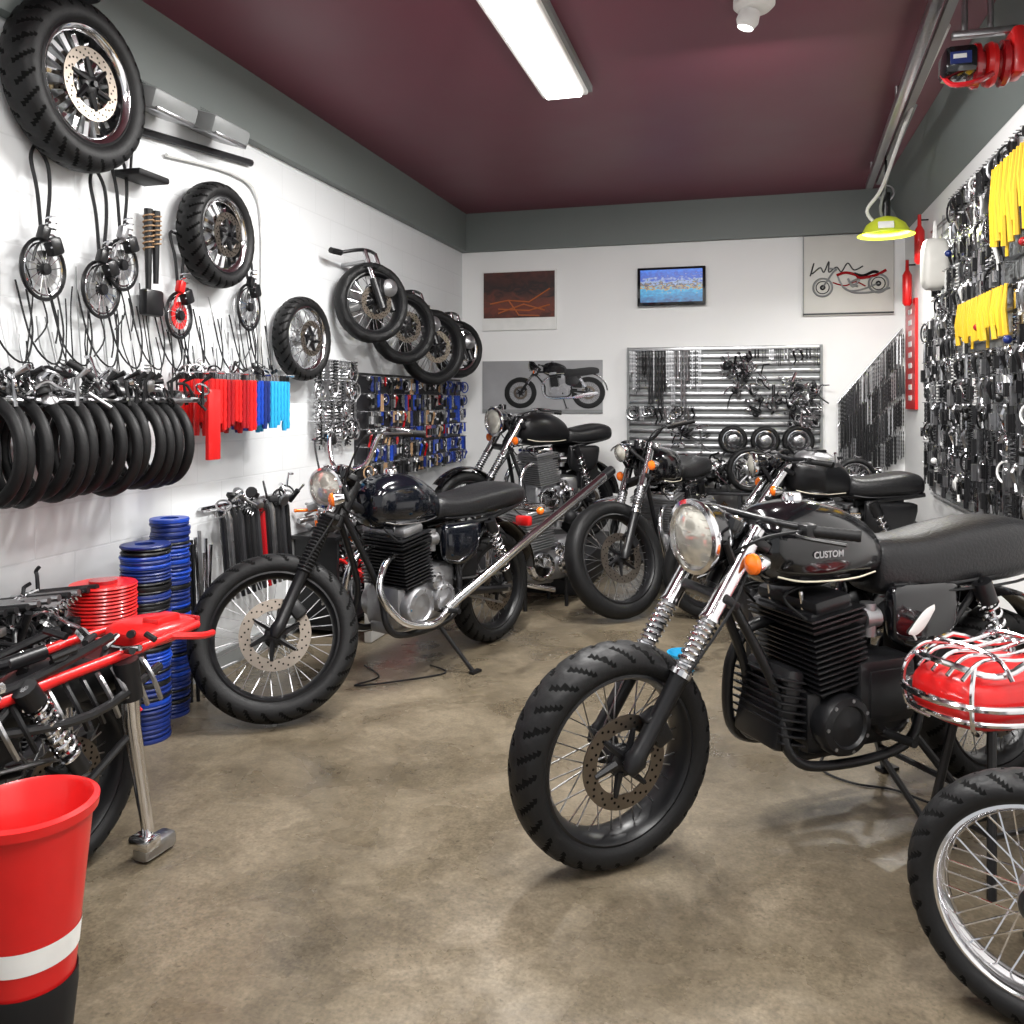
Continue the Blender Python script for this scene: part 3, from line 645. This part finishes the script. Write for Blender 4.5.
for r_ in range(4):
    for i in range(16):
        item(g,(XL,4.75+i*.035+(r_%2)*.01,1.66-r_*.13),(0,1,0),(1,0,0),random.choice(['chain','ring','coil']),random.uniform(.12,.2),random.choice([CHR,STL,STL,SAT]))
g.obj('hanging_chains',None)
g=G(); g.box((XL+.012,6.5,1.21),(.02,2.2,.77),DGR)
for r_ in range(6):
    for i in range(38):
        z=1.57-r_*.125; m=random.choice([CHR,STL,SAT,SAT,MATB,CARD,DRED,DBL,BLU,SAT,STL] if i<28 else [BLU,DBL,DBL,CHR,BLU])
        item(g,(XL+.02,5.45+i*.056,z),(0,1,0),(1,0,0),random.choice(['card','chain','rod','lever','ring']),random.uniform(.08,.13),m)
g.obj('parts_pegboard')
g=G()
for i in range(13):
    y=3.70+i*.05; m=[SAT,STL,SAT,DGR,SAT,MATB,DGR,DRED,SAT,STL,MATB,DGR,SAT][i]
    g.tube([(.1,y,.86),(.12,y,.80),(.14,y+.01,.50),(.16,y+.02,.40)],[.01,.018,.016,.01],m,8); g.cyl((0,y,.84),(.13,y,.86),.005,CHR,n=5)
g.tube([(.02,3.65,.86),(.02,4.4,.86)],.01,CHR); junk(g,(.07,3.68,.82),(.16,4.35,.92),30,MET,.7)
g.obj('hanging_fork_tubes',None,(XL,0,0))
e=empty('parts_shelf',(XL,5.0,.55)); g=G(); g.box((.15,0,.03),(.3,.9,.02),SAT); 
for y in(-.4,.4): g.box((.15,y,-.25),(.28,.03,.54),SAT)
g.box((.15,0,-.5),(.3,.9,.02),SAT); g.obj('frame',e)
g=G(); junk(g,(.08,-.4,.07),(.28,.4,.24),95,[CHR,CHR,STL,ALU,SAT,ALU,ORG]); junk(g,(.08,-.4,-.4),(.28,.4,-.05),60,[CHR,STL,SAT,SAT,RED]); g.obj('parts',e)
g=G(); g.box((0,0,.2),(.05,.7,.4),WHT,None,.01); g.box((.027,0,.22),(.004,.6,.12),RED); g.obj('display_board',None,(-2.12,4.85,0))
e=empty('workbench'); g=G(); g.box((-2.47,2.45,.50),(.32,.84,.03),DGR,None,.005)
for y in(2.06,2.84):
    for x in(-2.6,-2.34): g.box((x,y,.245),(.03,.03,.49),DGR)
g.box((-2.47,2.45,.2),(.3,.8,.02),DGR)
g.obj('top_and_legs',e)
g=G(); junk(g,(-2.52,2.1,.53),(-2.36,2.55,.66),150,[SAT,MATB,MATB,CHR,STL,SAT],.8); junk(g,(-2.5,2.1,.24),(-2.36,2.8,.40),90,[SAT,MATB,MATB,CHR,RED,SAT],.8)
for i in range(12): g.tube([(-2.58,2.08+i*.045,.68),(-2.32,2.12+i*.045,.71)],.012,random.choice([SAT,MATB,STL]),8)
g.obj('spare_parts_pile',e)
g=G()
for i in range(14):
    g.lathe([(.05,0),(.118,0),(.122,.004),(.118,.010),(.05,.010)],RED,Tr(random.uniform(-.003,.003),random.uniform(-.003,.003),.002+i*.0135),36,True)
g.lathe([(.001,0),(.05,0),(.05,.20),(.001,.2)],DRED,I4,24); g.obj('red_disc_stack',None,(-2.37,2.70,.518))
for (x,y,h,r) in((-2.42,3.0,.80,.1),(-2.5,3.26,.86,.085)):
    g=G(); z=0.
    while z<h:
        hh=random.uniform(.012,.022); g.lathe([(.04,0),(r*random.uniform(.93,1),0),(r,hh*.5),(r*.97,hh*.85),(.04,hh*.85)],random.choice([BLU,DBL,DBL,DBL,SAT]),Tr(random.uniform(-.004,.004),random.uniform(-.004,.004),z),28,True); z+=hh
    g.obj('blue_disc_stack',None,(x,y,0))
g=G(); 
for i in range(9): g.tube([(random.uniform(-.05,.05),i*.02,0.0),(random.uniform(-.06,.0),i*.024,.72+random.uniform(-.06,.06))],.009,random.choice([SAT,STL,DBL,CHR]),7)
g.obj('metal_rod_bundle',None,(-2.5,3.40,.0))
# red bucket
g=G(); H0=.15
g.lathe([(.001,H0),(.088,H0),(.125,.52),(.136,.525),(.138,.545),(.126,.55),(.118,.54),(.083,H0+.012),(.001,H0+.012)],RED,I4,56)
t=lambda z:.088+(z-H0)*.1 
g.lathe([(t(.235)+.0015,.235),(t(.285)+.0015,.285)],WHT,I4,56)
g.lathe([(.001,.0),(.075,0),(.09,H0+.03),(.096,H0+.035),(.096,H0+.0),(.08,.001)],MATB,I4,48)
g.obj('red_bucket',None,(-1.475,1.463,0))
# ---------------------------------------------------------------- red luggage rack on stand at right
e=empty('luggage_rack_on_stand',(.70,2.84,.02),.65)
g=G(); 
def loopz(a,b,z,n=30,e=2.6): 
    return [V((a*math.copysign(abs(math.cos(2*pi*i/n))**(2/e),math.cos(2*pi*i/n)),b*math.copysign(abs(math.sin(2*pi*i/n))**(2/e),math.sin(2*pi*i/n)),z)) for i in range(n)]
g.loft([(-.22,.50,.55,.05),(-.2,.45,.585,.11),(-.1,.43,.60,.145),(.1,.43,.60,.145),(.2,.45,.585,.11),(.22,.5,.55,.05)],RED,n=28,e=3.2)
g.tube([V((p.x,p.y,.625+.02*math.cos(p.x*22))) for p in loopz(.22,.145,0,40)],.010,CHR,8,True)
g.tube([V((p.x,p.y,.52-.03*p.x)) for p in loopz(.265,.18,0,40)],.011,CHR,8,True)
g.tube([V((p.x,p.y,.475-.03*p.x)) for p in loopz(.25,.17,0,40)],.009,CHR,8,True)
for i in range(5):
    y=-.10+i*.05; g.tube(cat([(-.24,y,.60),(-.16,y,.645),(0,y,.63),(.16,y,.645),(.24,y,.60)],5),.006,CHR,7)
for x in(-.12,.12): g.tube(cat([(x,-.16,.6),(x,-.1,.655),(x,.1,.655),(x,.16,.6)],4),.007,CHR,7)
for a in(1,4,6,9):
    q1=loopz(.235,.155,.44,10)[a]; g.tube(cat([V((q1.x*.95,q1.y*.95,.63)),V((q1.x*1.12,q1.y*1.14,.57)),V((q1.x*1.08,q1.y*1.1,.47)),V((q1.x*.8,q1.y*.8,.43))],4),.007,CHR,6)
g.obj('rack',e)
g=G()
for a,b in((-.15,-.12),(.15,-.12),(.15,.12),(-.15,.12)): g.tube([(a*.5,b*.5,.44),(a,b,-0.018)],.013,SAT,8)
g.tube([(-.12,-.1,.14),(.12,-.1,.14),(.12,.1,.14),(-.12,.1,.14)],.009,SAT,8,True); g.obj('stand',e)
# ---------------------------------------------------------------- back wall
def picmat(name,stops,scale,dist,axis=2):
    m,nt_,b_=nodes_mat(name); t_=nt_.nodes.new('ShaderNodeTexCoord'); n_=nt_.nodes.new('ShaderNodeTexNoise'); n_.inputs['Scale'].default_value=scale; n_.inputs['Distortion'].default_value=dist; n_.inputs['Detail'].default_value=8
    s_=nt_.nodes.new('ShaderNodeSeparateXYZ'); nt_.links.new(t_.outputs['Generated'],s_.inputs[0]); nt_.links.new(t_.outputs['Generated'],n_.inputs['Vector'])
    a_=nt_.nodes.new('ShaderNodeMath'); a_.operation='MULTIPLY_ADD'; a_.inputs[1].default_value=.55
    nt_.links.new(n_.outputs['Fac'],a_.inputs[0]); ml=nt_.nodes.new('ShaderNodeMath'); ml.operation='MULTIPLY_ADD'; ml.inputs[1].default_value=.65; ml.inputs[2].default_value=-.1
    nt_.links.new(s_.outputs[axis],ml.inputs[0]); nt_.links.new(ml.outputs[0],a_.inputs[2])
    r_=nt_.nodes.new('ShaderNodeValToRGB'); cr=r_.color_ramp
    while len(cr.elements)<len(stops): cr.elements.new(.5)
    for el,(p,c) in zip(cr.elements,stops): el.position=p; el.color=c+(1,)
    nt_.links.new(a_.outputs[0],r_.inputs[0]); nt_.links.new(r_.outputs[0],b_.inputs['Base Color']); b_.inputs['Roughness'].default_value=.35
    return m,nt_,b_,r_
PO,_,_,_=picmat('poster_sunset_print',[(.1,(.03,.012,.01)),(.32,(.16,.035,.02)),(.46,(.10,.03,.02)),(.58,(.02,.012,.012)),(.9,(.10,.028,.02))],5,1.5)
TVM,nt_,b_,r_=picmat('television_picture',[(.1,(.005,.03,.15)),(.33,(.005,.20,.45)),(.42,(.02,.35,.6)),(.46,(.45,.28,.08)),(.52,(.005,.02,.08)),(.58,(.30,.40,.60)),(.66,(.008,.06,.45)),(.9,(.015,.18,.75))],13,.6)
nt_.links.new(r_.outputs[0],b_.inputs['Emission Color']); b_.inputs['Emission Strength'].default_value=.4
yb=YB
e=empty('motorsport_poster',(-2.083,yb,2.34)); g=G(); g.box((0,-.011,0),(.72,.02,.56),WHT); g.obj('mount',e); g=G(); g.box((0,-.023,.05),(.69,.004,.43),PO); 
OB=mat('orange_print',(.45,.13,.04),.5)
for p in([(-.28,-.0,-.03),(-.1,0,.0),(.1,0,-.02),(.3,0,.1)],[(-.2,0,-.12),(.05,0,-.04),(.25,0,-.1)],[(-.1,.0,.0),(0,0,-.14),(.2,0,-.15)],[(-.2,0,-.08),(.1,0,-.1),(.3,0,-.05)]): g.tube([V((a[0],-.026,a[2])) for a in p],.007,OB,5)
g.obj('print',e)
e=empty('television',(-.671,yb,2.415)); g=G(); g.box((0,-.03,0),(.60,.055,.345),BLK,None,.008); g.obj('case',e); g=G(); g.box((0,-.058,.005),(.545,.004,.29),TVM); g.obj('screen',e)
# sign board with a line drawing of a motorcycle
SIG=mat('sign_board_print',(.62,.61,.57),.5,var=.12,scale=3)
e=empty('wall_sign',(.80,yb,2.46)); g=G(); g.box((0,-.017,0),(.72,.03,.68),SIG,None,.005); g.box((0,-.034,-.325),(.72,.006,.015),DGR); g.box((-.355,-.034,0),(.01,.006,.68),GRY); g.obj('board',e)
g=G()
def line2(pts,r,m,y=-.036,k=6): g.tube([V((p.x,y,p.z)) for p in cat([(a,0,b) for a,b in pts],k)],r,m,5)
line2([(-.30,.0),(-.27,.11),(-.29,.02),(-.22,.07),(-.19,.03),(-.15,.12),(-.15,.03),(-.09,.07),(-.05,.03),(.0,.10),(.05,.04),(.12,.07)],.006,SAT)
for cx,cz,R in((-.20,-.10,.075),(.24,-.08,.075)):
    g.torus(axM((cx,-.036,cz),(0,1,0)),R,.009,GRY,28,5); g.torus(axM((cx,-.036,cz),(0,1,0)),R*.7,.004,DGR,24,4); g.torus(axM((cx,-.036,cz),(0,1,0)),R*.2,.008,SAT,12,5)
line2([(-.20,-.10),(-.12,.02),(-.09,.05),(-.15,.06)],.008,GRY); line2([(-.09,.0),(-.02,.02),(.06,.0),(.10,-.03),(.22,-.01),(.30,.03)],.012,DRED)
line2([(-.08,-.01),(-.05,-.08),(.0,-.13),(.10,-.13),(.24,-.08)],.008,GRY); line2([(-.0,-.03),(.04,-.10),(.09,-.04),(.02,-.07),(.08,-.10)],.010,GRY); line2([(-.04,-.1),(.05,-.15),(.2,-.15),(.33,-.12)],.009,GRY)
line2([(.05,.01),(.12,-.01),(.2,.02),(.24,.01)],.012,SAT); line2([(-.12,-.06),(-.02,-.09),(.06,-.06),(.14,-.1)],.006,DRED)
g.obj('lettering',e)
POS=mat('grey_poster_print',(.30,.30,.31),.5,var=.45,scale=2.5)
e=empty('motorcycle_poster',(-1.867,yb,1.525)); g=G(); g.box((0,-.009,0),(1.15,.016,.49),POS); g.box((0,-.019,-.225),(1.15,.004,.03),GRY); g.obj('board',e)
g=G(); pd=bike_parts(dict(wb=1.4,hi=False,rear_ind=0,rf=.34,rr=.34,wf=.16,wr=.18,case=STL,cover=STL,fin=SAT,eng=SAT,bar=.02,exs=[1],zt=.9,dz=-.08,spk=DGR))
T=Matrix(((-.46,0,0,-.20),(0,-.012,0,-.022),(0,0,.43,-.2),(0,0,0,1)))
for q in pd.values(): g.merge(q,T)
g.obj('printed_motorcycle',e)
# slatwall
e=empty('slatwall_display',(0,YB,0)); x0,x1,z0,z1=-1.054,.59,.90,1.876
g=G(); g.box(((x0+x1)/2,-.012,(z0+z1)/2),(x1-x0,.02,z1-z0),GRY)
z=z0+.03
while z<z1: g.box(((x0+x1)/2,-.03,z),(x1-x0,.02,.034),STL,None,.004); z+=.066
for x in(x0,x1): g.box((x,-.03,(z0+z1)/2),(.02,.05,z1-z0),GRY)
g.obj('slats',e)
g=G()
for i in range(22):
    x=x0+.04+i*.028; L=random.uniform(.2,.55)
    item(g,(x,-.04,1.84),(1,0,0),(0,-1,0),random.choice(['chain','chain','rod']),L,random.choice([STL,STL,SAT,DGR]))
for i in range(14): item(g,(x0+.05+i*.04,-.04,1.35),(1,0,0),(0,-1,0),random.choice(['chain','lever','ring']),random.uniform(.1,.2),random.choice([SAT,STL]))
for cx,cz,n_ in((-.1,1.70,40),(.0,1.55,24),(.42,1.5,34),(.45,1.30,50),(.1,1.36,20),(-.5,1.1,24)): junk(g,(cx-.14,-.14,cz-.1),(cx+.14,-.08,cz+.08),n_,[CHR,CHR,STL,SAT,SAT],.7)
for i in range(10): item(g,(.0+i*.06,-.04,1.84),(1,0,0),(0,-1,0),random.choice(['rod','lever','chain']),random.uniform(.06,.15),random.choice([STL,SAT]))
g.obj('hanging_parts',e)
for (x,z,r) in((-.14,1.06,.125),(.13,1.055,.125),(.40,1.055,.135)):
    g=G(); wheel(g,axM((0,-.1,0),(.1,-1,0)),r,.07,rim=CHR,spk=STL,hi=False,disc=0,nsp=16,ratio=.66); g.cyl((0,-.04,0),(0,-.1,0),.01,STL); g.obj('small_wheel',e,(x,0,z))
def shelf(x,y,L,W,z1_,n1,n2,wheels):
    e=empty('storage_shelf',(x,y,0)); g=G()
    for z in(.12,z1_): g.box((0,0,z),(L,W,.025),DGR,None,.004)
    for a in(-L/2+.02,0,L/2-.02):
        for b_ in(-W/2+.02,W/2-.02): g.box((a,b_,z1_/2),(.03,.03,z1_),DGR)
    g.obj('frame',e)
    g=G(); junk(g,(-L/2+.05,-W/2+.05,z1_+.06),(L/2-.05,W/2-.07,z1_+.24),n1,[CHR,CHR,STL,SAT,ALU,MATB]); junk(g,(-L/2+.05,-W/2+.05,.18),(L/2-.05,W/2-.07,z1_-.12),n2,[CHR,STL,SAT,SAT,ALU,CARD])
    for a,r in wheels: wheel(g,Tr(a,-.12,z1_+.0125+r)@axM((0,0,0),(.2,-1,0)),r,.08,rim=CHR,spk=CHR,hi=False,disc=0,nsp=20)
    g.obj('engine_parts',e)
shelf(-.08,7.48,1.5,.34,.62,230,130,[(.08,.19),(.58,.19)])
shelf(.50,6.62,.90,.36,.66,170,90,[(-.2,.17),(.22,.16)])
g=G()
for j in range(4): g.tube([(.72,YB-.04,1.38-j*.2),(1.22,YB-.04,2.0-j*.25)],.008,STL,6)
for i in range(24):
    x=.74+i*.0205; zt_=1.40+i*.024
    for j in range(4):
        item(g,(x,YB-.01,zt_-j*.2-(j*.01*i*.3)),(1,0,0),(0,-1,0),random.choice(['chain','chain','rod']),.23,random.choice([SAT,SAT,SAT,STL,DGR,MATB]))
g.obj('chain_rack')
# ---------------------------------------------------------------- right wall
g=G(); g.box((XR-.012,7.35,1.76),(.02,.42,.86),RED); 
for i in range(9): g.box((XR-.024,7.35,2.1-i*.085),(.004,.12,.04),WHT)
g.obj('red_banner')
e=empty('accessory_wall_display',(XR,0,0))
g=G(); 
for i in range(16): g.box((-.014,5.1,.75+i*.122),(.02,2.9,.014),STL)
for i in range(11): g.box((-.008,3.7+i*.28,1.68),(.012,.014,1.9),STL)
g.box((-.004,5.0,1.62),(.006,2.6,1.8),GRY)  # grey sheet added so the gaps between hung parts look darker
g.obj('grid',e)
g=G()
for r_ in range(13):
    z=2.60-r_*.135
    for i in range(50):
        y=3.6+i*.058
        if y>6.4-(.8 if z>2.3 else .35 if z>2.0 else 0): continue
        if (3.95<y<4.5 and 2.05<z<2.5) or (4.3<y<5.25 and 1.66<z<1.95): continue
        item(g,(-.02,y+random.uniform(-.01,.01),z),(0,1,0),(-1,0,0),random.choice(['chain','card','ring','rod','coil','lever','chain','card']),random.uniform(.1,.19),random.choice([CHR,CHR,STL,STL,SAT,MATB,SAT,SAT,DGR,WHT if i%2 else STL]))
for y0,n_,zt_,L in((3.98,12,2.50,.36),(4.32,19,1.93,.22)):
    for i in range(n_):
        y=y0+i*.05+random.uniform(-.008,.008); l_=L*random.uniform(.72,1.1)
        g.tube([(-.13,y,zt_),(-.14,y+random.uniform(-.01,.01),zt_-l_*.5),(-.13,y+random.uniform(-.02,.02),zt_-l_)],[.007,.012,.014],YEL,6)
        if i%3==0: g.tube([(-.09,y+.02,zt_),(-.09,y+.02,zt_-l_*1.2)],.008,YEL if i%2 else SAT,6)
    g.tube([(-.12,y0-.02,zt_),(-.12,y0+n_*.05,zt_)],.006,CHR,6)
for i in range(8): g.ball((-.13,random.uniform(3.9,6),random.uniform(1,2.3)),.020,random.choice([DRED,DBL,WHT,SAT]),n=8,k=6)
g.obj('hanging_accessories',e)
g=G(); g.loft([(-.1,-.02,.02,.04),(-.08,-.15,.12,.07),(0,-.17,.16,.08),(.08,-.15,.12,.07),(.1,-.02,.02,.04)],SIG,n=16,e=4); g.tube(cat([(-.04,0,.14),(0,0,.26),(.04,0,.14)],4),.008,WHT,6); g.obj('hanging_bag',e,(-.13,5.85,2.26),pi/2)
g=G()
for p in((0,0,0),(.0,.5,-.25)):
    q=V(p); g.tube([q+V((-.06,0,.2)),q+V((-.06,0,.12)),q+V((-.06,0,.08)),q+V((-.06,0,-.14)),q+V((-.06,0,-.16))],[.012,.014,.035,.035,.02],RED,14); g.cyl(q+V((0,0,.16)),q+V((-.07,0,.16)),.006,SAT)
g.obj('red_spray_bottle',None,(XR,6.75,2.55))
# ---------------------------------------------------------------- ceiling right: rail, reel, shop lamp
g=G(); g.box((0,0,0),(.05,3.6,.05),STL,None,.006); g.box((.07,0,.02),(.04,3.6,.03),GRY); 
for y in(-1.6,0,1.6): g.cyl((0,y,0),(0,y,.13),.01,STL)
g.obj('ceiling_rail',None,(.80,5.2,ZC-.13),-.045)
e=empty('pendant_work_lamp',(.90,6.3,2.82)); g=G(); g.tube(cat([(0,-1.9,.34),(-.02,-1.0,.22),(-.05,-.2,-.0),(-.12,.0,-.12),(-.02,.02,-.24)],6),.012,WHT,8)
g.tube(cat([(.05,-.8,.33),(.0,-.3,.15),(-.04,-.05,-.1),(-.0,0,-.2)],6),.01,GRY,8); g.cyl((0,0,.34),(0,0,-.0),.008,SAT)
g.cyl((0,0,.0),(0,0,-.2),.03,SAT); g.torus(axM((0,0,-.0),(0,1,0)),.05,.008,STL,16,6)
g.lathe([(.02,-.16),(.07,-.175),(.125,-.215),(.155,-.27),(.185,-.285),(.185,-.29),(.15,-.275),(.12,-.22),(.06,-.185),(.001,-.18)],YGR,I4,36); g.box((-.02,-.15,-.245),(.1,.012,.05),WHT,Matrix.Rotation(-.3,3,'X'),.004)
g.obj('lamp',e); area('added_back_light',e,(0,0,-.25),.2,.2,28,shape='DISK')  # light added under the lampshade to brighten the back of the room
e=empty('air_hose_reel',(.93,4.02,2.83))
g=G(); g.box((-.075,-.02,.0),(.13,.16,.12),BLK,None,.025); g.box((-.08,-.103,.0),(.08,.006,.05),DBL); g.box((-.085,-.107,.005),(.05,.004,.018),WHT)
M=axM((-.02,.02,0),(1,0,0))
g.lathe([(.001,0),(.085,0),(.095,.012),(.095,.03),(.06,.035),(.06,.11),(.095,.115),(.095,.135),(.085,.145),(.001,.145)],DRED,M,32); g.torus(axM((.055,.02,0),(1,0,0)),.068,.026,RED,28,8)
g.box((.15,-.0,.03),(.05,.13,.2),RED,None,.015); g.box((.19,.02,.02),(.03,.06,.14),STL,None,.006)
g.box((.04,.02,.14),(.26,.04,.03),STL,None,.006); g.cyl((-.04,.02,.14),(-.04,.02,.34),.012,STL); g.cyl((.06,.02,.14),(.06,.02,.34),.012,STL)
g.tube(cat([(.05,-.05,-.06),(-.02,-.08,-.10),(-.10,-.04,-.09),(-.13,.0,-.03)],5),.012,DRED,7); g.obj('reel',e)
g=G(); g.lathe([(.001,0),(.05,0),(.08,.09),(.086,.09),(.056,0)],CYA,I4,28); g.obj('blue_bowl',None,(-.33,4.50,0))
g=G(); g.tube(cat([(-1.95,4.1,.006),(-1.8,3.95,.006),(-1.86,3.8,.006),(-1.7,3.9,.006),(-1.5,4.1,.006),(-1.62,4.2,.006)],6),.004,MATB,6)
g.obj('floor_cable')
g=G(); g.tube(cat([(.30,3.62,.006),(.26,3.42,.006),(.36,3.32,.006),(.50,3.30,.006),(.62,3.22,.006),(.80,3.18,.006)],6),.004,MATB,6)
g.obj('floor_cable')
# ---------------------------------------------------------------- camera
cam=bpy.data.cameras.new('camera'); cam.lens=29.9; cam.sensor_width=36; cam.shift_y=-.109
co=bpy.data.objects.new('camera',cam); bpy.context.scene.collection.objects.link(co)
co.location=(0,0,1.4); co.rotation_euler=(pi/2,0,math.radians(15.6)); bpy.context.scene.camera=co
bpy.context.scene.view_settings.view_transform='Standard'
